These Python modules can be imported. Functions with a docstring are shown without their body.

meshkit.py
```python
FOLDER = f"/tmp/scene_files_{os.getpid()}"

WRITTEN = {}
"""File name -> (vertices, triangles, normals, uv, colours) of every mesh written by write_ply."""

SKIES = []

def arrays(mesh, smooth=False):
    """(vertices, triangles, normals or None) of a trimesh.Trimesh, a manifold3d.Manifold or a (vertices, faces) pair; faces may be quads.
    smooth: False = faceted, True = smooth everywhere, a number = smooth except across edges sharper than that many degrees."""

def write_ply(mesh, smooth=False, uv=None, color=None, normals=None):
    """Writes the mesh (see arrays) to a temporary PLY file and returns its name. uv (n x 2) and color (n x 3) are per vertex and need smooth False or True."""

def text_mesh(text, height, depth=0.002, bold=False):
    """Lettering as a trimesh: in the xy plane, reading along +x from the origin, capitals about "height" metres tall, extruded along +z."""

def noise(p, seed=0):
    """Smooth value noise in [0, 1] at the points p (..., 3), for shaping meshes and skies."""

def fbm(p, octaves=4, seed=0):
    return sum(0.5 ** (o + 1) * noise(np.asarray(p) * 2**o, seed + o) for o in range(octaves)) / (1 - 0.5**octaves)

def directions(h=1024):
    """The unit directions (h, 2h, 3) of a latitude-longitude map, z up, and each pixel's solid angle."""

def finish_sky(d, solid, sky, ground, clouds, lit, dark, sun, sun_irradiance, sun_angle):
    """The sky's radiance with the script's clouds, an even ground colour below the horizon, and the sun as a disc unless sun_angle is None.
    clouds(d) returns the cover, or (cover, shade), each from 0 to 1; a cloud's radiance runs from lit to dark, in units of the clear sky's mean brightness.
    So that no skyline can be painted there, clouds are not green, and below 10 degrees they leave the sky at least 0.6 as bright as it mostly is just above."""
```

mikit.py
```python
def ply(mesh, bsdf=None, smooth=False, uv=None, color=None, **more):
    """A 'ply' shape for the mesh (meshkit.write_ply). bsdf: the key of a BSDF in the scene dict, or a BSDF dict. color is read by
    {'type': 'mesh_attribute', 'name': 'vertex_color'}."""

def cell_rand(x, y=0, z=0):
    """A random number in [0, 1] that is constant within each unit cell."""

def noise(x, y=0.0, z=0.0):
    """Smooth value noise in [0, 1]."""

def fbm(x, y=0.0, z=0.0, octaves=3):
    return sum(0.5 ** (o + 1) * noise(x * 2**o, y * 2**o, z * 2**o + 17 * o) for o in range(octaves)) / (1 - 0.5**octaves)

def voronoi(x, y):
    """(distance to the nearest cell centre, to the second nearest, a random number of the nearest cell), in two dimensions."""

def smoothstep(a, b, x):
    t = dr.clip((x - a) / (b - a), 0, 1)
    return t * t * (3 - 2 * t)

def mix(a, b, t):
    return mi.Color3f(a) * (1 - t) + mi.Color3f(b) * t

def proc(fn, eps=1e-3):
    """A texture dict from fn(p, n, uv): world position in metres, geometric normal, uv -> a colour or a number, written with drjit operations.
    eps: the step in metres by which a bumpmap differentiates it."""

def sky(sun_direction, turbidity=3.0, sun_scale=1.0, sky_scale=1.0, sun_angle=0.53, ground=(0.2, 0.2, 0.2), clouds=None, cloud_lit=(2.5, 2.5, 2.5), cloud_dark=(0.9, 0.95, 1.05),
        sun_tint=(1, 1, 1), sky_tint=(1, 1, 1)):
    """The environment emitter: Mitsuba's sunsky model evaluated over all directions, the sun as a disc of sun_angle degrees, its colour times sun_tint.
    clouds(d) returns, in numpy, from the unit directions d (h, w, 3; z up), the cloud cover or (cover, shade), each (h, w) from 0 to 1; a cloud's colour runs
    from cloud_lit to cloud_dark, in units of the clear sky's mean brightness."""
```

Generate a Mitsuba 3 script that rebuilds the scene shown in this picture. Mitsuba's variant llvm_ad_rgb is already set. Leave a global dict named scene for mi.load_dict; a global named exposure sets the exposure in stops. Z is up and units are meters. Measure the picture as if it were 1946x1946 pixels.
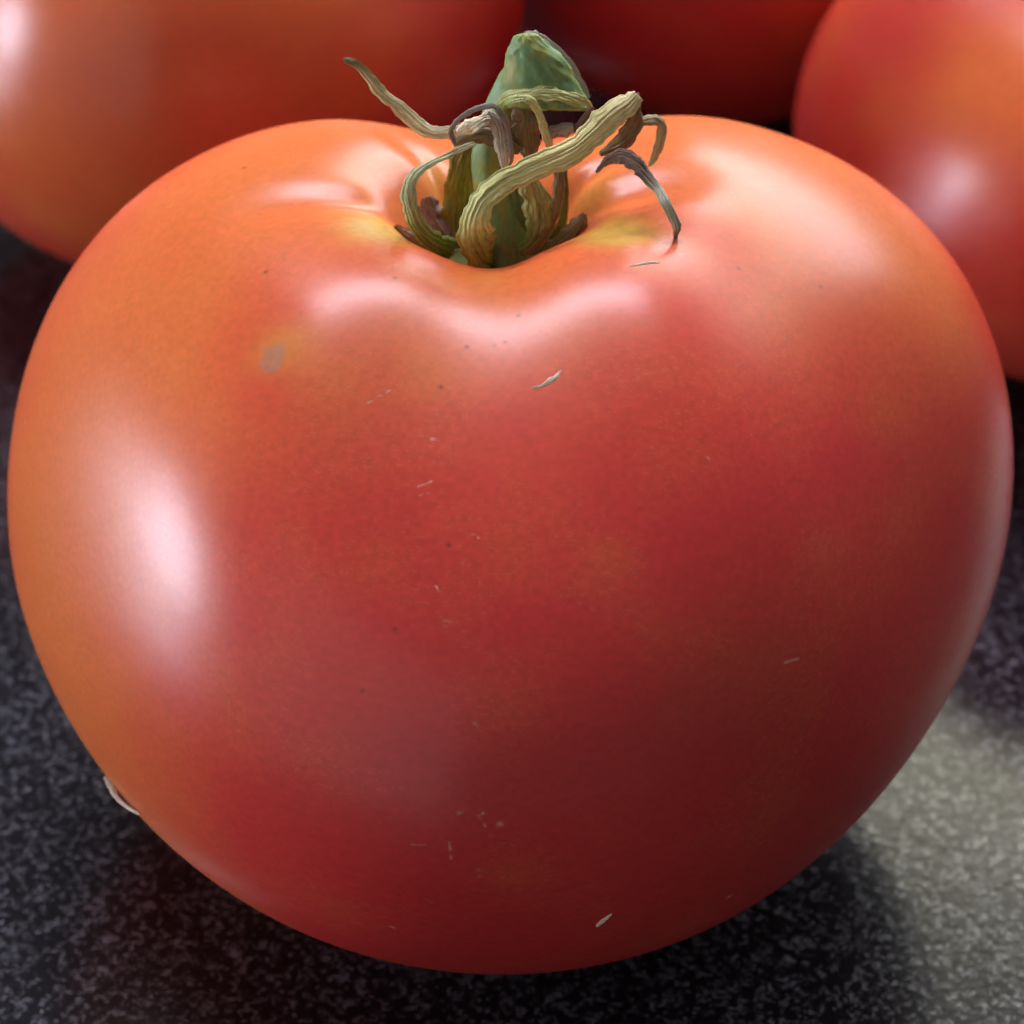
import math
import drjit as dr
import mitsuba as mi
import mikit
import meshkit
import numpy as np
import trimesh
from mikit import noise, fbm, smoothstep, mix, cell_rand

T = mi.ScalarTransform4f
scene, labels = {}, {}

# ---------------------------------------------------------------- camera, light, exposure
exposure = -0.10
CAM_EL, CAM_DIST = math.radians(36.0), 0.235
CAM = np.array([0, -math.cos(CAM_EL), math.sin(CAM_EL)]) * CAM_DIST + [0, 0, 0.02963]
FOCAL = 2.80437                      # in picture widths
AIM = np.array([0, 0, 0.02963]) + np.array([-2.88, 35.1 * math.sin(CAM_EL), 35.1 * math.cos(CAM_EL)]) * CAM_DIST / (FOCAL * 1946)
scene['camera'] = {
    'type': 'thinlens', 'fov': math.degrees(2 * math.atan(0.5 / FOCAL)), 'fov_axis': 'x',
    'to_world': T().look_at(origin=CAM.tolist(), target=AIM.tolist(), up=[0, 0, 1]),
    'aperture_radius': 0.0012, 'focus_distance': 0.206, 'near_clip': 0.01, 'far_clip': 20.0}


def unseen_light(key, centre, normal, width, height, radiance):
    c, n = np.array(centre, float), np.array(normal, float)
    scene[key] = {'type': 'rectangle',
                  'to_world': T().look_at(origin=c.tolist(), target=(c + n).tolist(), up=[0, 0, 1]).scale([width / 2, height / 2, 1]),
                  'bsdf': {'type': 'diffuse', 'reflectance': {'type': 'rgb', 'value': 0.5}},
                  'emitter': {'type': 'area', 'radiance': {'type': 'rgb', 'value': list(radiance)}}}


unseen_light('unseen_side_window', (-1.50, 0.18, 0.14), (1, -0.12, -0.08), 0.38, 0.33, (29.0, 30.0, 36.5))  # out of view, placed to light the left flanks and their highlights
unseen_light('unseen_back_window', (0.46, 0.77, 0.49), (-0.45, -1, -0.6), 0.80, 0.27, (9.0, 9.5, 10.3))  # out of view, placed for the counter reflection and right shoulder sheen
unseen_light('unseen_upper_window', (0.50, 0.83, 0.74), (-0.45, -1, -0.8), 0.80, 0.22, (9.4, 9.0, 6.8))  # out of view, gives the warmer part of the counter reflection
unseen_light('unseen_ceiling_lamp', (-0.14, 0.70, 1.32), (0.1, -0.53, -1), 1.0, 0.30, (24.5, 23.8, 28.0))  # out of view, placed to light the crown and the pit lip
unseen_light('unseen_front_light', (-1.65, -1.80, 0.95), (0.95, 1, -0.3), 2.6, 2.3, (0.62, 0.60, 0.61))  # out of view, large and dim, placed to light the tomato fronts
scene['ambient_fill'] = {'type': 'constant', 'radiance': {'type': 'rgb', 'value': [0.145, 0.142, 0.147]}}   # added even fill in place of light bounced around the room
labels['unseen_ceiling_lamp'] = {'label': 'unseen overhead light behind the tomatoes, outside the picture, placed to light their crowns', 'category': 'unseen ceiling lamp'}


# ---------------------------------------------------------------- materials


# millimetres: the paler, late patches of the skin (x, y, z, radius, strength)
UNRIPE = ((-30, -10, 46, 20, .75), (-36, -14, 24, 18, .55), (-26, -26, 14, 12, .35), (-18, 8, 60, 13, .7), (17, 10, 60, 13, .8), (30, 4, 52, 11, .5), (20, -8, 58, 11, .3), (0, -13, 60, 9, .5),
          (-7, 14, 57, 9, .8), (8, 11, 57, 9, .7), (-58, 75, 36, 18, .45), (-26, 68, 54, 18, .3), (-36, 66, 20, 16, .3), (-34, 70, 40, 34, .30), (63, 78, 30, 46, .25), (66, 56, 47, 17, .5), (44, 60, 40, 12, .4), (80, 50, 26, 9, .4))
YELLOW = ((-9.53, -2.4, 59.32, 3.0, 1.0), (-10.84, -3.72, 59.91, 3.2, 0.35), (7.03, -3.84, 59.76, 2.8, 1.1), (8.95, -4.78, 60.08, 3.0, 0.5), (-6.08, 9.76,
     56.66, 2.6, 0.5), (5.86, 4.86, 58.23, 2.8, 0.6), (-17.08, -15.27, 57.01, 3.0, 0.55), (-1.78, -8.44, 58.63, 3.2, 0.45))
# fine pale scratches (from x, y, z to x, y, z), pale flecks and dark pinpricks of the skin
SCRATCHES = ((-3.12, -29.51, 51.03, -2.47, -29.96, 50.77), (-5.39, -32.41, 48.61, -4.99, -32.92, 48.23), (-4.37, -42.44, 34.11, -4.35, -42.71, 32.6), (-6.63,
     -26.52, 52.66, -5.72, -26.24, 52.91), (-5.53, -26.66, 52.67, -4.61, -26.67, 52.72), (-6.55, -27.17, 52.27, -5.89, -26.94, 52.46), (-2.73, -42.14,
     35.83, -2.08, -42.05, 36.23), (-2.3, -42.17, 35.85, -1.94, -42.36, 35.3), (-10.26, -20.67, 55.82, -8.79, -19.85, 56.3), (-7.01, -42.11, 33.32,
     -6.09, -42.28, 33.48), (19.07, -31.78, 41.18, 20.29, -30.77, 40.85), (13.63, -24.06, 53.43, 13.88, -24.47, 53.03))
FLECKS = ((-28.08, 0.1, 55.79), (-38.68, -1.1, 41.03), (-35.99, -14.26, 32.14), (8.71, -19.51, 57.25), (-38.39, 4.37, 43.96), (-3.64, -41.98, 36.07), (-0.93,
     -42.33, 35.51), (-8.67, -40.61, 24.03), (-5.74, -42.4, 28.34), (11.51, -39.3, 25.17), (15.77, -36.03, 22.76), (-2.39, -42.99, 31.58), (-5.68,
     -23.3, 54.55), (-4.61, -34.51, 46.85), (-2.65, -39.2, 41.68))
PRICKS = ((-8.17, -34.4, 46.22), (-10.42, -36.74, 42.68), (-3.35, -16.18, 57.63), (-1.36, -16.15, 57.71), (-5.15, -19.54, 56.37), (-4.46, -30.28, 50.37),
     (-20.88, 6.63, 59.65), (-18.25, -8.02, 58.96), (-8.65, -10.39, 59.89), (16.61, -7.48, 58.97), (22.94, -6.03, 56.51), (0.34, -13.59, 58.64),
     (-0.6, -15.91, 57.86))


def skin_colour(p, n, uv):
    q = p * 1000.0                                        # millimetres

    def near(x, y, z, r):
        return dr.exp(-(dr.square(q.x - x) + dr.square(q.y - y) + dr.square(q.z - z)) / (r * r))

    big = fbm(q.x * 0.055 + 3.1, q.y * 0.055, q.z * 0.055 + 7.7, 3)
    mid = fbm(q.x * 0.16 + 11.0, q.y * 0.16, q.z * 0.16, 3)
    fine = noise(q.x * 2.6, q.y * 2.6, q.z * 2.6)
    grit = noise(q.x * 5.2 + 31, q.y * 5.2, q.z * 5.2)
    red, orange, yellow = mi.Color3f(0.57, 0.035, 0.034), mi.Color3f(0.68, 0.158, 0.036), mi.Color3f(0.62, 0.42, 0.055)
    ripe = (big - 0.5) * 0.45 + (mid - 0.5) * 0.28
    for x, y, z, r, h in UNRIPE:
        ripe = ripe + h * near(x, y, z, r)
    c = mix(red, orange, smoothstep(-0.12, 0.90, ripe))
    gold = (mid - 0.5) * 0.5
    for x, y, z, r, h in YELLOW:
        gold = gold + h * near(x, y, z, r)
    c = mix(c, yellow, 0.75 * smoothstep(0.0, 1.25, gold))
    scar = near(-17.25, -15.61, 56.78, 1.2) + 0.8 * near(-17.36, -16.57, 56.27, 0.9) + (fine - 0.5) * 0.7 * near(-17.25, -15.61, 56.78, 2.6)
    c = mix(c, mi.Color3f(0.38, 0.19, 0.13), 0.65 * smoothstep(0.35, 0.95, scar))
    c = mix(c, mi.Color3f(0.66, 0.30, 0.13), 0.12 * smoothstep(0.60, 0.86, grit) * smoothstep(0.35, 0.6, mid))
    pale, dark = mi.Float(0), mi.Float(0)
    for x0, y0, z0, x1, y1, z1 in SCRATCHES:
        ax, ay, az = x1 - x0, y1 - y0, z1 - z0
        t = dr.clip(((q.x - x0) * ax + (q.y - y0) * ay + (q.z - z0) * az) / (ax * ax + ay * ay + az * az), 0, 1)
        d2 = dr.square(q.x - x0 - ax * t) + dr.square(q.y - y0 - ay * t) + dr.square(q.z - z0 - az * t)
        pale = dr.maximum(pale, dr.exp(-d2 / 0.010))
    for x, y, z in FLECKS:
        pale = dr.maximum(pale, near(x, y, z, 0.22))
    for x, y, z in PRICKS:
        dark = dr.maximum(dark, near(x, y, z, 0.17))
    c = mix(c, mi.Color3f(0.70, 0.40, 0.30), pale * (0.6 * smoothstep(0.3, 0.8, fine)))
    c = mix(c, mi.Color3f(0.12, 0.03, 0.02), dark * 0.6)
    return c * (0.93 + 0.14 * fine)


def skin_bump(p, n, uv):
    q = p * 1000.0
    return (noise(q.x * 4.6, q.y * 4.6, q.z * 4.6) + 0.5 * noise(q.x * 9.7, q.y * 9.7, q.z * 9.7)) * 0.5


scene['mat_skin'] = {'type': 'bumpmap', 'scale': 0.6e-5, 'arbitrary': mikit.proc(skin_bump, 3e-5),
                     'bsdf': {'type': 'principled', 'base_color': mikit.proc(skin_colour), 'roughness': 0.30, 'specular': 0.29,
                              'clearcoat': 0.5, 'clearcoat_gloss': 0.86}}


def flecks(p):
    """Pale mineral flecks in the black stone: short curled threads and a few grains."""
    x, y = p.x * 1700.0, p.y * 1700.0
    wx, wy = x + 1.3 * noise(x * 0.9, y * 0.9, 3.0), y + 1.3 * noise(x * 0.9, y * 0.9, 9.0)
    ridge = 1 - dr.abs(noise(wx * 2.1, wy * 2.1, 1.5) - 0.5) * 2
    thread = smoothstep(0.80, 0.93, ridge) * smoothstep(0.44, 0.60, noise(x * 1.25 + 40, y * 1.25, 5.5))
    grain = smoothstep(0.72, 0.82, noise(x * 1.7 + 9, y * 1.7 + 70, 2.5))
    return dr.maximum(thread * (0.45 + 0.55 * noise(x * 0.8, y * 0.8, 8.5)), grain * 0.9)


def grain_colour(p, n, uv):
    return mi.Color3f(0.105, 0.107, 0.128) * (0.6 + 0.8 * noise(p.x * 1100.0 + 5, p.y * 1100.0, 7.0))


def fleck_weight(p, n, uv):
    return flecks(p)


def counter_bump(p, n, uv):
    x, y = p.x * 1000.0, p.y * 1000.0
    return noise(x * 1.6, y * 1.6, 2.0) + 0.5 * noise(x * 3.4, y * 3.4, 6.0)


scene['mat_counter'] = {'type': 'bumpmap', 'scale': 0.8e-5, 'arbitrary': mikit.proc(counter_bump, 6e-5),
                        'bsdf': {'type': 'blendbsdf', 'weight': mikit.proc(fleck_weight),
                                 'black': {'type': 'principled', 'base_color': {'type': 'rgb', 'value': [0.006, 0.006, 0.0075]}, 'roughness': 0.18, 'specular': 0.22},
                                 'fleck': {'type': 'principled', 'base_color': mikit.proc(grain_colour), 'roughness': 0.20, 'specular': 0.75}}}

# ---------------------------------------------------------------- setting


def box_mesh(x0, x1, y0, y1, z0, z1):
    m = trimesh.creation.box(extents=(x1 - x0, y1 - y0, z1 - z0))
    m.apply_translation(((x0 + x1) / 2, (y0 + y1) / 2, (z0 + z1) / 2))
    return m


scene['countertop'] = mikit.ply(box_mesh(-0.45, 0.9, -0.45, 0.62, -0.03, 0.0), 'mat_counter')
labels['countertop'] = {'label': 'black speckled stone countertop under the tomatoes', 'kind': 'structure'}

# ---------------------------------------------------------------- tomatoes
A0 = 0.04


def tomato_grid(nt, nph, cu=.8096, cl=.7406, eu=1.085, el=1.008, ru=.7085, rl=1.013, slack=0.0,
                H=(0.0146, -0.0371, 0.0282, 0.0216, -0.0005, 0.1333, -0.0354, -0.0111, 0.0167, 0.0127, -0.0342)):
    s = np.linspace(-1, 1, nt)
    t = (np.pi / 2 * s)[:, None]
    ph = np.linspace(0, 2 * np.pi, nph + 1)[None, :-1]
    ct, st = np.abs(np.cos(t)), np.sin(t)
    slope = ru + slack * np.exp(-(((ph + 1.65 + np.pi) % (2 * np.pi) - np.pi) / 0.52) ** 2)      # the shoulder falls away sooner on one side
    r = A0 * np.where(st > 0, ct ** slope, ct ** rl)
    z = np.where(st > 0, cu * A0 * np.abs(st) ** eu, -cl * A0 * np.abs(st) ** el)
    A = 1 + H[0] * np.cos(ph) + H[1] * np.sin(ph) + H[2] * np.cos(2 * ph) + H[3] * np.sin(2 * ph) + H[4] * np.cos(3 * ph) + H[5] * np.sin(3 * ph)
    B = 1 + H[6] * np.cos(ph) + H[8] * np.cos(2 * ph) + H[7] * np.sin(ph) + H[9] * np.sin(3 * ph)
    w = .5 + .5 * np.sin(t)
    r = r * (A * w + B * (1 - w))
    z = z * (1 + np.where(z > 0, H[10] * np.cos(ph) * ct, 0))
    return np.stack([r * np.cos(ph), r * np.sin(ph), z], -1)


def grid_mesh(g):
    nt, nph, _ = g.shape
    i, j = np.meshgrid(np.arange(nt - 1), np.arange(nph), indexing='ij')
    a, b = i * nph + j, i * nph + (j + 1) % nph
    f = np.concatenate([np.stack([a, b, b + nph], -1).reshape(-1, 3), np.stack([a, b + nph, a + nph], -1).reshape(-1, 3)])
    m = trimesh.Trimesh(g.reshape(-1, 3), f, process=False)
    m.merge_vertices(digits_vertex=8)
    m.update_faces(m.nondegenerate_faces())
    return m


STEM = np.array([-0.0019, 0.0030])


def bell(d, w):
    return np.exp(-(d / w) ** 2)


def dang(a, deg):
    return (a - math.radians(deg) + np.pi) % (2 * np.pi) - np.pi


def step(a, b, x):
    t = np.clip((x - a) / (b - a), 0, 1)
    return t * t * (3 - 2 * t)


def sink(x, y):
    """How far, in metres, the crown is drawn down at (x, y): the stem pit, the dish round it and the creases that run out of it."""
    mm = 1000.0
    dx, dy = (x - STEM[0]) * mm, (y - STEM[1]) * mm
    rho, a = np.hypot(dx, dy), np.arctan2(dy, dx)
    front = bell(dang(a, -92), 1.0)
    d = 6.0 * np.exp(-(rho / 6.6) ** 4) + 4.0 * (1 + 0.3 * front) * np.exp(-(rho / (11.5 - 0.9 * front)) ** 2.4)
    d = d + 0.65 * bell(dang(a, -98), 0.34) * step(4, 10.2, rho) * (1 - step(12.2, 38, rho))
    d = d + 3.4 * bell(dang(a, 84), 0.62) * step(2, 9, rho) * (1 - step(14, 27, rho))
    for deg, w, h, r0, r1 in ((189, .17, .7, 12, 20), (124, .12, .5, 9, 18), (30, .14, .9, 6, 15), (-2, .20, .9, 8, 18), (-30, .2, .4, 10, 20)):
        d = d + h * bell(dang(a, deg), w) * step(2, r0, rho) * (1 - step(r0 + 2, r1 + 3, rho))
    return d / mm


def pressed(g):
    g = g.copy()
    up = step(0.002, 0.016, g[..., 2])
    g[..., 2] -= sink(g[..., 0], g[..., 1]) * up
    return g


main = pressed(tomato_grid(360, 640, slack=0.60))
main[..., 2] += 0.02963
scene['tomato__fruit'] = mikit.ply(grid_mesh(main), 'mat_skin', smooth=True)
labels['tomato'] = {'label': 'large ripe tomato with dried stem in front, the only one shown whole', 'category': 'tomato'}


def round_sink(g, depth=6.0):
    g = g.copy()
    rho = np.hypot(g[..., 0], g[..., 1]) * 1000
    g[..., 2] -= depth * 1e-3 * np.exp(-(rho / 9.0) ** 2.4) * (g[..., 2] > 0)
    return g


def other_tomato(key, x, y, a, hz, rot, label):
    g = round_sink(tomato_grid(160, 280))
    c, s = math.cos(rot), math.sin(rot)
    g = g @ np.array([[c, s, 0], [-s, c, 0], [0, 0, 1]]) * np.array([a, a, a * hz]) / A0
    g = g + [x, y, -g[..., 2].min()]
    scene[key] = mikit.ply(grid_mesh(g), 'mat_skin', smooth=True)
    labels[key] = {'label': label, 'category': 'tomato', 'group': 'blurred tomatoes behind the front one'}


other_tomato('tomato_001', -0.0340, 0.0995, 0.0341, 1.057, 0.0, 'blurred orange-red tomato behind on the left, with a bright window glint')
other_tomato('tomato_002', 0.0629, 0.0782, 0.0315, 0.95, 0.0, 'blurred tomato at the right edge behind the front tomato')
other_tomato('tomato_003', 0.027, 0.136, 0.0340, 1.15, 0.0, 'dark red tomato in shadow behind the stem, at the top centre')

# ---------------------------------------------------------------- the dried stem: ribbons given in millimetres as x, y, z, width, twist in degrees
SEPALS = [
    ('tan_green', [[-1.55,1.5,54.08,2.03,0.0],[-2.24,-1.5,56.33,2.32,0.0],[-2.8,-3.6,58.84,2.44,5.0],[-3.01,-4.6,60.96,2.26,10.0],[-2.41,-4.4,62.72,1.79,15.0],[-1.13,-3.8,63.84,1.71,10.0],[0.46,-3.2,64.48,1.67,0.0],[2.49,-2.4,65.1,1.67,-5.0],[4.51,-1.6,65.81,1.71,0.0],[6.1,-1.0,67.02,1.83,5.0],[7.3,-0.6,68.16,1.71,10.0],[8.5,-0.2,68.95,1.48,20.0],[9.03,0.0,69.5,1.05,30.0]]),
    ('brown_dark', [[9.07,0.6,69.06,0.47,20.0],[9.26,0.9,67.9,0.86,35.0],[9.11,1.0,66.31,1.34,30.0],[8.5,0.8,65.18,1.34,20.0],[7.44,0.5,64.59,0.87,10.0],[6.45,0.2,64.35,0.32,0.0]]),
    ('green_pale', [[-4.7,1.0,55.41,1.86,0.0],[-5.77,-0.6,56.91,1.52,0.0],[-6.99,-1.8,58.8,1.27,0.0],[-7.6,-2.4,60.73,1.14,10.0],[-7.85,-2.4,62.12,1.02,15.0],[-7.8,-2.1,63.11,0.94,20.0],[-7.29,-1.7,63.92,0.82,40.0],[-6.15,-1.2,64.44,0.7,58.0],[-4.94,-0.8,64.84,0.67,55.0],[-3.93,-0.4,65.2,0.63,50.0],[-2.91,0.0,65.43,0.51,40.0]]),
    ('olive', [[-3.93,3.5,54.32,1.39,0.0],[-4.38,4.4,55.68,1.88,0.0],[-4.33,5.0,57.45,2.04,0.0],[-4.11,5.2,59.42,1.95,0.0],[-3.8,5.0,61.37,1.62,0.0],[-3.38,4.6,62.95,1.04,0.0]]),
    ('olive_green', [[0.36,1.0,55.41,0.89,0.0],[1.36,0.2,56.63,1.13,0.0],[1.79,-0.4,58.45,1.6,10.0],[1.7,-0.6,60.02,1.91,10.0],[1.38,-0.6,61.65,1.58,0.0],[1.02,-0.2,62.87,1.03,0.0]]),
    ('brown_purple', [[0.97,0.5,55.61,0.81,0.0],[2.16,0.0,57.48,0.88,10.0],[2.83,-0.2,58.98,0.88,15.0],[3.22,-0.2,60.43,0.83,15.0],[3.36,0.0,62.09,0.79,10.0],[3.31,0.4,63.43,0.55,0.0]]),
    ('olive', [[1.78,1.5,55.4,0.89,0.0],[3.22,1.2,56.79,0.81,0.0],[3.73,1.1,58.14,0.56,10.0],[3.87,1.2,60.19,0.48,10.0],[3.85,1.4,62.21,0.4,0.0]]),
    ('brown_purple', [[1.58,1.2,54.83,1.22,0.0],[3.3,0.6,56.21,1.53,0.0],[4.49,0.1,57.61,1.44,10.0],[5.11,-0.1,58.74,0.96,20.0],[5.34,-0.1,59.38,0.32,20.0]]),
    ('mauve', [[-4.7,1.2,55.01,1.22,0.0],[-6.28,0.2,56.34,1.13,0.0],[-7.7,-0.2,57.13,1.04,10.0],[-8.57,-0.2,57.87,0.64,10.0],[-8.95,-0.2,58.42,0.24,10.0]]),
    ('mauve', [[-5.16,4.0,54.97,0.98,0.0],[-5.99,4.8,55.92,1.39,0.0],[-6.47,5.3,56.76,1.39,0.0],[-6.71,5.6,57.62,0.65,0.0]]),
    ('cream', [[-2.03,2.6,64.83,1.03,0.0],[-3.42,2.6,65.1,1.03,0.0],[-4.73,2.6,64.92,0.87,5.0],[-5.96,2.6,64.79,0.91,0.0],[-7.1,2.6,65.37,0.99,10.0],[-8.07,2.6,66.39,0.95,10.0],[-8.95,2.5,67.36,0.83,0.0],[-9.87,2.4,68.21,0.83,0.0],[-10.7,2.3,69.48,0.7,15.0],[-11.48,2.2,70.48,0.59,20.0],[-12.16,2.1,71.01,0.51,10.0],[-12.59,2.1,71.18,0.19,0.0]]),
    ('grey_brown', [[-4.39,-0.4,65.51,0.31,0.0],[-4.65,-0.8,66.65,0.35,0.0],[-4.24,-1.2,67.78,0.35,0.0],[-3.41,-1.4,68.62,0.39,20.0],[-2.48,-1.5,69.15,0.42,30.0],[-1.47,-1.5,69.32,0.5,40.0],[-0.82,-1.4,68.58,0.54,40.0],[-0.39,-1.3,67.31,0.39,30.0],[-0.24,-1.2,65.94,0.35,10.0],[-0.16,-1.1,64.83,0.31,0.0],[-0.4,-1.1,63.72,0.16,0.0]]),
    ('grey_tan', [[-1.99,-0.8,68.13,0.54,0.0],[-1.25,-0.9,67.58,0.86,10.0],[-0.98,-1.0,66.41,0.94,10.0],[-0.87,-1.1,65.23,0.86,0.0],[-0.71,-1.2,64.22,0.55,0.0],[-0.63,-1.2,63.42,0.16,0.0]]),
    ('cream_grey', [[-4.22,-0.6,66.54,0.55,0.0],[-3.59,-0.9,67.14,1.01,20.0],[-2.84,-1.0,67.72,1.09,30.0],[-1.95,-0.8,68.09,1.01,30.0],[-1.21,-0.4,67.75,0.7,20.0]]),
    ('brown_dark', [[-4.5,0.6,64.84,0.39,0.0],[-3.55,0.7,65.41,1.02,0.0],[-2.4,0.8,65.79,1.49,0.0],[-1.23,0.9,65.48,1.73,0.0],[-0.24,1.0,64.8,1.42,0.0],[0.55,1.2,64.11,0.71,0.0]]),
    ('tan_green', [[-0.94,0.0,67.97,0.39,0.0],[-0.71,-0.2,68.69,0.58,20.0],[-0.05,-0.4,69.23,0.62,35.0],[0.69,-0.4,69.36,0.66,40.0],[1.31,-0.3,69.09,0.66,35.0],[1.74,-0.2,68.25,0.58,20.0],[2.1,-0.1,67.24,0.55,10.0],[2.38,0.0,66.14,0.55,10.0],[2.67,0.1,65.02,0.51,0.0]]),
    ('brown_dark', [[0.54,1.6,67.66,1.18,0.0],[0.86,1.5,66.62,1.73,0.0],[0.94,1.4,65.48,1.89,0.0],[1.1,1.3,64.28,1.66,0.0],[1.34,1.3,63.39,0.95,0.0]]),  # dark brown strip backing the hollow inside the arch
    ('shade_green', [[0.98,2.4,54.02,1.63,0.0],[0.65,2.2,56.02,2.27,0.0],[0.48,2.2,57.88,2.34,0.0],[0.16,2.4,59.38,1.93,0.0],[-0.25,2.8,60.53,1.04,0.0]]),  # added strip, its dark colour stands in for shade before the stalk
    ('mauve_tan', [[2.32,1.2,65.14,0.47,0.0],[2.99,1.2,65.67,0.87,10.0],[3.69,1.2,65.89,0.94,15.0],[4.48,1.2,65.98,0.71,0.0]]),
    ('brown_mauve', [[5.88,1.6,67.53,0.31,0.0],[5.61,1.5,66.93,0.55,20.0],[5.11,1.4,66.27,0.63,20.0],[4.56,1.3,65.8,0.39,10.0]]),
    ('tan_olive', [[8.47,2.4,65.48,0.71,0.0],[9.73,2.6,65.86,0.79,20.0],[10.73,2.8,65.89,0.79,35.0],[11.26,2.8,65.36,0.75,25.0],[11.16,2.7,64.43,0.72,10.0],[10.95,2.6,63.45,0.64,10.0],[10.57,2.5,62.56,0.48,0.0],[10.26,2.4,62.07,0.16,0.0]]),
    ('s13', [[6.18,-0.6,63.18,0.2,0.0],[6.79,-0.6,64.03,0.51,10.0],[7.68,-0.7,64.66,1.02,20.0],[8.57,-1.0,64.65,1.25,25.0],[9.23,-1.5,64.39,1.21,25.0],[9.84,-2.2,63.93,0.98,20.0],[10.61,-3.0,63.27,0.78,15.0],[11.19,-4.29,62.84,0.7,10.0],[11.7,-4.88,62.02,0.7,10.0],[12.1,-5.18,61.12,0.62,0.0],[12.05,-5.08,60.39,0.35,0.0],[11.99,-5.08,59.98,0.16,0.0]]),
]
PEDICEL = [[-0.33,3.2,52.84,4.93,0.0],[-0.41,3.2,54.5,4.42,0.0],[-0.9,3.2,56.84,3.58,0.0],[-1.62,3.3,59.56,2.83,0.0],[-1.93,3.5,62.19,2.41,0.0],[-1.52,3.8,64.28,2.4,0.0],[-0.8,4.2,66.08,2.63,0.0],[0.15,4.3,68.02,2.85,0.0],[0.94,4.2,69.82,2.36,0.0]]
HOOD = [[[0.73,4.0,72.39],[1.55,4.0,72.43]],[[0.11,4.0,72.18],[2.1,4.0,72.18]],[[-0.32,4.0,71.49],[2.97,4.0,71.27]],[[-0.56,4.0,70.58],[3.76,4.0,70.45]],[[-0.76,4.0,69.49],[4.49,4.0,69.36]],[[-1.0,4.0,68.17],[5.06,4.0,68.09]],[[-1.16,4.0,66.85],[5.63,4.0,66.9]],[[-1.2,4.0,66.14],[6.0,4.0,66.06]]]
RIM = [[-1.08,3.2,66.78,0.4,0.0],[-0.4,2.0,68.15,0.78,20.0],[0.93,1.1,68.93,0.94,25.0],[2.18,0.9,69.07,1.01,25.0],[3.35,1.1,68.84,1.09,25.0],[4.46,1.7,68.22,1.02,25.0],[5.43,2.6,67.27,0.79,20.0],[5.98,3.4,66.28,0.24,0.0]]
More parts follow.
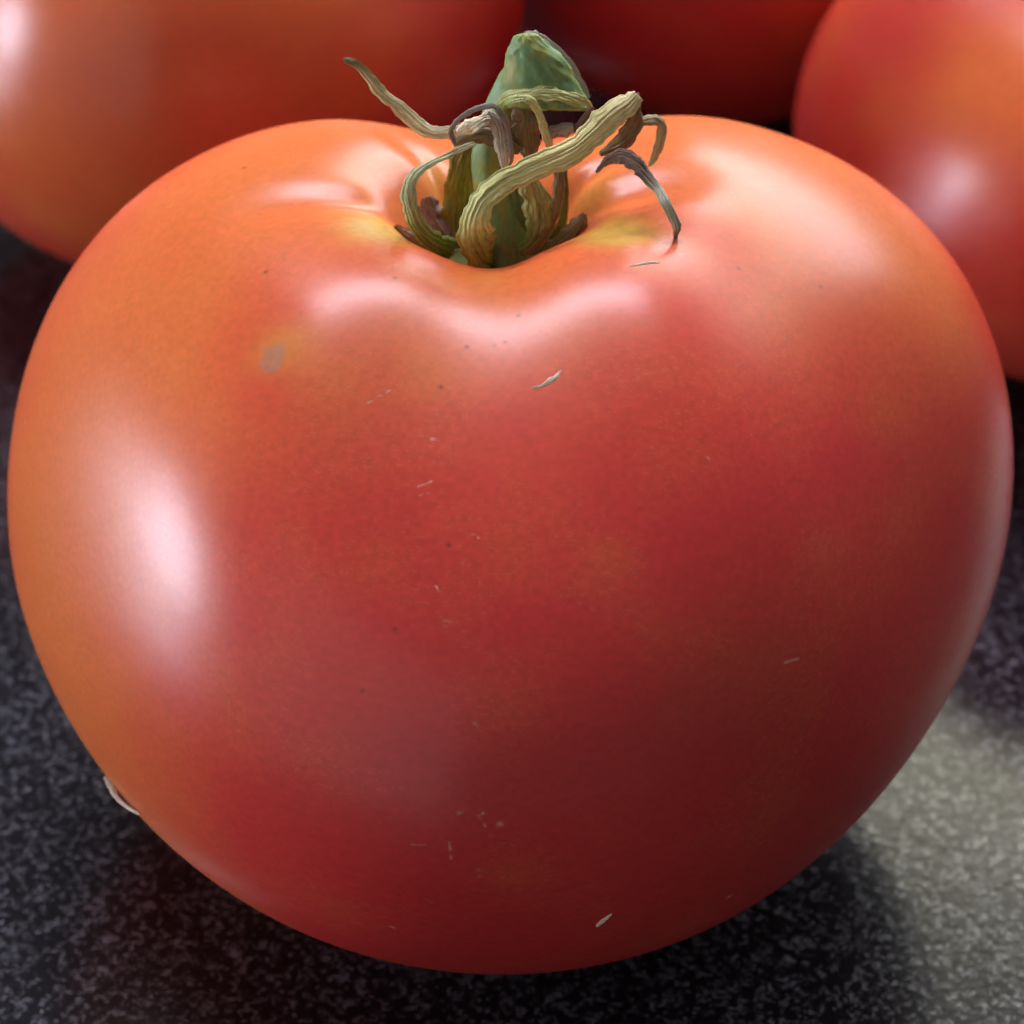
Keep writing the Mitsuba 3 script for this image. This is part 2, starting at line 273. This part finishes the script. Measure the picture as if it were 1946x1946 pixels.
FRAY = [[0.77,3.9,72.44,0.16,0.0],[1.32,3.8,72.57,0.27,0.0],[2.1,3.6,72.42,0.31,0.0],[3.4,3.6,71.17,0.31,0.0],[4.47,3.6,69.78,0.31,0.0],[5.16,3.6,68.38,0.32,0.0],[5.69,3.6,67.24,0.2,0.0]]

TONES = {'tan_green': [(0, (.16, .24, .03)), (.10, (.32, .42, .08)), (.25, (.48, .54, .20)), (.6, (.66, .60, .24)), (1, (.56, .48, .24))],
         'brown_dark': [(0, (.22, .155, .07)), (1, (.19, .135, .065))],
         'green_pale': [(0, (.10, .14, .02)), (.15, (.24, .29, .06)), (.4, (.44, .50, .27)), (.6, (.46, .48, .25)), (1, (.36, .32, .15))],
         'olive': [(0, (.10, .09, .02)), (.5, (.27, .24, .025)), (1, (.15, .105, .03))],
         'olive_green': [(0, (.18, .25, .05)), (1, (.42, .38, .14))],
         'brown_purple': [(0, (.24, .18, .06)), (1, (.20, .135, .06))],
         'mauve': [(0, (.24, .13, .10)), (1, (.30, .19, .16))],
         'cream': [(0, (.60, .50, .31)), (.45, (.70, .60, .35)), (.72, (.52, .48, .24)), (.86, (.24, .21, .10)), (1, (.16, .15, .08))],
         'grey_brown': [(0, (.20, .16, .12)), (1, (.30, .27, .22))],
         'grey_tan': [(0, (.26, .22, .16)), (.7, (.56, .52, .40)), (1, (.58, .54, .43))],
         'cream_grey': [(0, (.80, .70, .44)), (.5, (.76, .66, .42)), (1, (.46, .41, .28))],
         'mauve_tan': [(0, (.30, .21, .15)), (1, (.36, .29, .23))],
         'brown_mauve': [(0, (.18, .11, .08)), (1, (.13, .085, .06))],
         'tan_olive': [(0, (.38, .29, .16)), (1, (.50, .44, .23))],
         's13': [(0, (.17, .11, .07)), (.45, (.15, .09, .06)), (.55, (.32, .31, .21)), (.8, (.36, .37, .24)), (.93, (.14, .12, .09)), (1, (.05, .035, .03))],
         'shade_green': [(0, (.12, .15, .045)), (1, (.16, .20, .07))],
         'rim': [(0, (.40, .42, .18)), (.35, (.56, .57, .22)), (1, (.42, .36, .11))],
         'fray': [(0, (.50, .44, .36)), (1, (.44, .36, .30))]}


def catmull(P, n):
    P = np.asarray(P, float)
    Q = np.vstack([2 * P[0] - P[1], P, 2 * P[-1] - P[-2]])
    out = []
    for k in range(1, len(Q) - 2):
        u = np.linspace(0, 1, n, endpoint=(k == len(Q) - 3))[:, None]
        a, b, c, d = Q[k - 1:k + 3]
        out.append(.5 * (2 * b + (c - a) * u + (2 * a - 5 * b + 4 * c - d) * u ** 2 + (3 * b - a - 3 * c + d) * u ** 3))
    return np.vstack(out)


def wobble(rng, n, k):
    """A smooth random curve of n samples with about k bumps."""
    return np.interp(np.linspace(0, 1, n), np.linspace(0, 1, k + 1), rng.normal(0, 1, k + 1))


VIEW = (CAM - [0, 0, 0.06]) / np.linalg.norm(CAM - [0, 0, 0.06])     # the way the flat sides face where twist is zero


def ribbon(P, tone, seed, curl=0.20, thick=0.10, ridges=4, shred=0.10):
    """A dried sepal: a curled, ridged strip of real thickness along a curve."""
    rng = np.random.default_rng(seed)
    c = catmull(P, 14)
    n, m = len(c), 25
    p, w, tw = c[:, :3], np.maximum(c[:, 3] * 1.14, .08), np.radians(c[:, 4] + 6 * wobble(rng, n, 9))
    tan = np.gradient(p, axis=0)
    tan /= np.linalg.norm(tan, axis=1)[:, None]
    side = np.cross(tan, VIEW)
    side /= np.linalg.norm(side, axis=1)[:, None]
    face = np.cross(side, tan)
    wid = np.cos(tw)[:, None] * side + np.sin(tw)[:, None] * face
    nor = np.cross(wid, tan)
    u = np.linspace(-1, 1, m)
    edge = [1 + shred * wobble(rng, n, max(6, n // 4)) + .2 * shred * wobble(rng, n, max(9, n // 3)), 1 + shred * wobble(rng, n, max(6, n // 4)) + .2 * shred * wobble(rng, n, max(9, n // 3))]
    rid = .020 * wobble(rng, m, ridges * 2) + .012 * rng.normal(0, 1, m)
    cu = curl * (1 + .35 * wobble(rng, n, 6))
    pts = np.zeros((n, m, 3))
    hts = np.zeros((n, m))
    for j in range(m):
        e = edge[0] if u[j] < 0 else edge[1]
        off = u[j] * .5 * w * e
        h = -cu * w * u[j] ** 2 + rid[j] * np.minimum(w, 1.8) * (1 + .4 * wobble(rng, n, 8)) + .025 * w * wobble(rng, n, 10)
        pts[:, j] = p + wid * off[:, None] + nor * h[:, None]
        hts[:, j] = rid[j]
    th = thick * np.minimum(1, w / .8)[:, None, None] * (1 - .75 * u[None, :, None] ** 4)
    top, bot = pts + nor[:, None] * th / 2, pts - nor[:, None] * th / 2
    ring = np.concatenate([top, bot[:, ::-1]], 1)                # closed round the strip
    k = 2 * m
    i, j = np.meshgrid(np.arange(n - 1), np.arange(k), indexing='ij')
    a, b = i * k + j, i * k + (j + 1) % k
    f = [np.stack([a, b, b + k], -1).reshape(-1, 3), np.stack([a, b + k, a + k], -1).reshape(-1, 3)]
    for r0, flip in ((0, 1), ((n - 1) * k, 0)):
        cap = np.array([[r0 + q, r0 + q + 1, r0 + k - 2 - q] for q in range(m - 1)] + [[r0 + q, r0 + k - 2 - q, r0 + k - 1 - q] for q in range(m - 1)])
        f.append(cap[:, ::-1] if flip else cap)
    s = np.linspace(0, 1, n)
    stops = TONES[tone]
    base = np.stack([np.interp(s, [t for t, _ in stops], [q[ch] for _, q in stops]) for ch in range(3)], 1)
    streak = 1 + .16 * rng.normal(0, 1, (1, k)) + .13 * np.stack([wobble(rng, n, max(8, n // 3)) for _ in range(k)], 1)
    col = np.clip(base[:, None, :] * np.clip(streak, .45, 1.6)[..., None], .01, .8)
    mesh = trimesh.Trimesh(ring.reshape(-1, 3) / 1000, np.vstack(f), process=False)
    if mesh.volume < 0:
        mesh.invert()
    return mesh, col.reshape(-1, 3)


scene['mat_dry'] = {'type': 'twosided', 'bsdf': {'type': 'principled', 'base_color': {'type': 'mesh_attribute', 'name': 'vertex_color'}, 'roughness': 0.62, 'specular': 0.35}}


def add_ribbon(key, P, tone, seed, label=None, **kw):
    m, col = ribbon(P, tone, seed, **kw)
    scene[key] = mikit.ply(m, 'mat_dry', smooth=True, color=col)
    if label:
        labels[key] = {'label': label}


count = 0
for k, (tone, P) in enumerate(SEPALS):
    if k == 1:
        add_ribbon('tomato__sepal__folded_tip', P, tone, 101, 'dark brown folded back tip', curl=.3)
        continue
    key = 'tomato__sepal' if count == 0 else 'tomato__sepal_%03d' % count
    count += 1
    note = {'tan_green': 'broad tan ridged sepal strip', 'cream': 'long cream sepal reaching up to the left', 's13': 'thin grey green sepal hanging onto the right shoulder',
            'green_pale': 'pale green sepal curling in a loop on the left'}.get(tone) if count in (1, 2, 10, 18) else None
    add_ribbon(key, P, tone, 100 + k, note)


def tube(P, seed, m=28, ribs=5):
    rng = np.random.default_rng(seed)
    c = catmull(P, 10)
    p, r = c[:, :3], c[:, 3] / 2
    n = len(p)
    tan = np.gradient(p, axis=0)
    tan /= np.linalg.norm(tan, axis=1)[:, None]
    a = np.cross(tan, [0, 1, 0])
    a /= np.linalg.norm(a, axis=1)[:, None]
    b = np.cross(tan, a)
    an = np.linspace(0, 2 * np.pi, m + 1)[:-1]
    rr = r[:, None] * (1 + .05 * np.cos(ribs * an)[None] + .02 * rng.normal(0, 1, (1, m)) + .02 * np.stack([wobble(rng, n, 12) for _ in range(m)], 1))
    g = p[:, None] + a[:, None] * (rr * np.cos(an))[..., None] + b[:, None] * (rr * np.sin(an))[..., None]
    i, j = np.meshgrid(np.arange(n - 1), np.arange(m), indexing='ij')
    q, w = i * m + j, i * m + (j + 1) % m
    f = np.vstack([np.stack([q, w, w + m], -1).reshape(-1, 3), np.stack([q, w + m, q + m], -1).reshape(-1, 3)])
    mesh = trimesh.Trimesh(g.reshape(-1, 3) / 1000, f, process=False)
    if mesh.volume < 0:
        mesh.invert()
    return mesh


def stem_green(p, n, uv):
    q = p * 1000.0
    g = fbm(q.x * 1.3, q.y * 1.3, q.z * 0.5, 3)
    v = noise(q.x * 5.0, q.y * 5.0, q.z * 1.6)
    c = mix(mi.Color3f(0.18, 0.32, 0.125), mi.Color3f(0.30, 0.32, 0.07), smoothstep(0.36, 0.72, g))
    return c * (0.85 + 0.3 * v)


scene['mat_stem'] = {'type': 'twosided', 'bsdf': {'type': 'principled', 'base_color': mikit.proc(stem_green), 'roughness': 0.5, 'specular': 0.4}}
scene['tomato__pedicel'] = mikit.ply(tube(PEDICEL, 7), 'mat_stem', smooth=True)
labels['tomato__pedicel'] = {'label': 'blue green stalk'}


def hood_mesh():
    """The broken knuckle of the stalk: a thin-walled hood, open below."""
    rng = np.random.default_rng(3)
    H = catmull([l + r for l, r in HOOD], 8)
    n, m = len(H), 48
    an = np.linspace(0, 2 * np.pi, m + 1)[:-1]
    L, R = H[:, :3], H[:, 3:]
    mid, half = (L + R) / 2, (R - L) / 2
    hw = np.linalg.norm(half, axis=1)
    dep = np.stack([np.zeros(n), hw * .85, -hw * .46], 1)
    outer = mid[:, None] + half[:, None] * np.cos(an)[None, :, None] + dep[:, None] * np.sin(an)[None, :, None]
    outer += (.07 * np.stack([wobble(rng, n, 14) for _ in range(m)], 1) * np.minimum(hw, 1)[:, None])[..., None] * (np.cos(an)[None, :, None] * [1, 0, 0] + np.sin(an)[None, :, None] * [0, 1, 0])
    inner = mid[:, None] + (outer - mid[:, None]) * .86 - [0, 0, .12]
    g = np.concatenate([outer, inner[::-1]], 0)
    n2 = len(g)
    i, j = np.meshgrid(np.arange(n2 - 1), np.arange(m), indexing='ij')
    q, w = i * m + j, i * m + (j + 1) % m
    f = np.vstack([np.stack([q, w, w + m], -1).reshape(-1, 3), np.stack([q, w + m, q + m], -1).reshape(-1, 3)])
    top = np.array([[j, (j + 1) % m, n2 * m] for j in range(m)])
    v = np.vstack([g.reshape(-1, 3), mid[0] + [0, 0, .08]])
    mesh = trimesh.Trimesh(v / 1000, np.vstack([f, top[:, ::-1]]), process=False)
    if mesh.volume < 0:
        mesh.invert()
    return mesh


scene['tomato__knuckle'] = mikit.ply(hood_mesh(), 'mat_stem', smooth=50)
labels['tomato__knuckle'] = {'label': 'green hooded broken end of the stalk'}
add_ribbon('tomato__knuckle__rim', RIM, 'rim', 55, 'yellowish rim of the broken stalk', curl=.12, ridges=2)
add_ribbon('tomato__knuckle__frayed_edge', FRAY, 'fray', 56, 'pale frayed edge', curl=.05, ridges=1, shred=.35)


def disc_mesh():
    an = np.linspace(0, 2 * np.pi, 61)[:-1]
    rr = np.linspace(0, 1, 14)[1:]
    rng = np.random.default_rng(5)
    lobes = 1 + .10 * np.cos(5 * an + .6) + .05 * np.cos(9 * an)
    top = np.stack([np.stack([4.6 * r * lobes * np.cos(an), 3.9 * r * lobes * np.sin(an), 1.5 * (1 - r ** 2.2) + .45 * r ** 2 * 2 + .10 * rng.normal(0, 1, 60) * r], 1) for r in rr], 0)
    v = np.vstack([top.reshape(-1, 3), [[0, 0, 1.6]]])
    m, k = 60, len(rr)
    i, j = np.meshgrid(np.arange(k - 1), np.arange(m), indexing='ij')
    q, w = i * m + j, i * m + (j + 1) % m
    f = np.vstack([np.stack([q, q + m, w + m], -1).reshape(-1, 3), np.stack([q, w + m, w], -1).reshape(-1, 3), np.array([[k * m, j, (j + 1) % m] for j in range(m)])])
    low = v - [0, 0, .5]
    v2 = np.vstack([v, low])
    rim = (k - 1) * m
    wall = np.vstack([[[rim + j, len(v) + rim + j, len(v) + rim + (j + 1) % m], [rim + j, len(v) + rim + (j + 1) % m, rim + (j + 1) % m]] for j in range(m)])
    mesh = trimesh.Trimesh((v2 + [STEM[0] * 1000 + .2, STEM[1] * 1000, 52.6]) / 1000, np.vstack([f, f[:, ::-1] + len(v), wall]), process=False)
    if mesh.volume < 0:
        mesh.invert()
    return mesh


def disc_green(p, n, uv):
    q = p * 1000.0
    return mix(mi.Color3f(0.09, 0.11, 0.03), mi.Color3f(0.15, 0.15, 0.045), fbm(q.x * 1.1, q.y * 1.1, q.z, 3))


scene['mat_calyx'] = {'type': 'principled', 'base_color': mikit.proc(disc_green), 'roughness': 0.9, 'specular': 0.15}
scene['tomato__calyx_base'] = mikit.ply(disc_mesh(), 'mat_calyx', smooth=40)
labels['tomato__calyx_base'] = {'label': 'dark green base of the stem in the pit'}


# ---------------------------------------------------------------- bits of dry skin and a plant hair lying on the front tomato
TONES['hair'] = [(0, (.85, .74, .58)), (1, (.85, .74, .58))]
TONES['flake'] = [(0, (.66, .50, .36)), (1, (.70, .54, .40))]
FLAKES = {'skin_flake': ([(1.26, -19.99, 56.62, 0.1, 0), (2.0, -19.96, 56.73, 0.26, 0), (2.64, -19.59, 56.98, 0.42, 10), (3.05, -19.27, 57.18, 0.34, 20), (3.35, -18.9, 57.38, 0.08, 0)], .12, 'curved cream skin flake on the tomato below the stem'),
          'plant_hair': ([(8.47, -9.68, 60.47, 0.08, 0), (9.06, -9.47, 60.44, 0.17, 0), (9.53, -9.26, 60.41, 0.16, 0), (10.08, -9.02, 60.35, 0.17, 0), (10.71, -8.88, 60.27, 0.07, 0)], .08, 'thin straight pale hair lying on the tomato right of the stem'),
          'skin_flake_001': ([(5.91, -41.2, 24.73, 0.16, 0), (6.24, -41.3, 25.29, 0.34, 0), (6.6, -41.32, 25.67, 0.26, 0), (6.97, -41.33, 26.1, 0.07, 0)], .1, 'small pale sliver low on the dark front of the tomato'),
          'skin_flake_002': ([(-31.80, -20.55, 20.85, .30, 0), (-31.30, -21.2, 20.55, .50, 0), (-30.65, -22.4, 20.3, .36, 0), (-29.70, -23.7, 20.45, .26, 0), (-28.60, -25.2, 21.1, .12, 0)], .15, 'grey white flake stuck at the lower left edge of the tomato')}
for key, (P, th, text) in FLAKES.items():
    add_ribbon(key, P, 'hair' if 'hair' in key else 'flake', sum(map(ord, key)), thick=th, ridges=1, curl=.1)
    labels[key] = {'label': text, 'category': 'plant hair' if 'hair' in key else 'skin flake'}
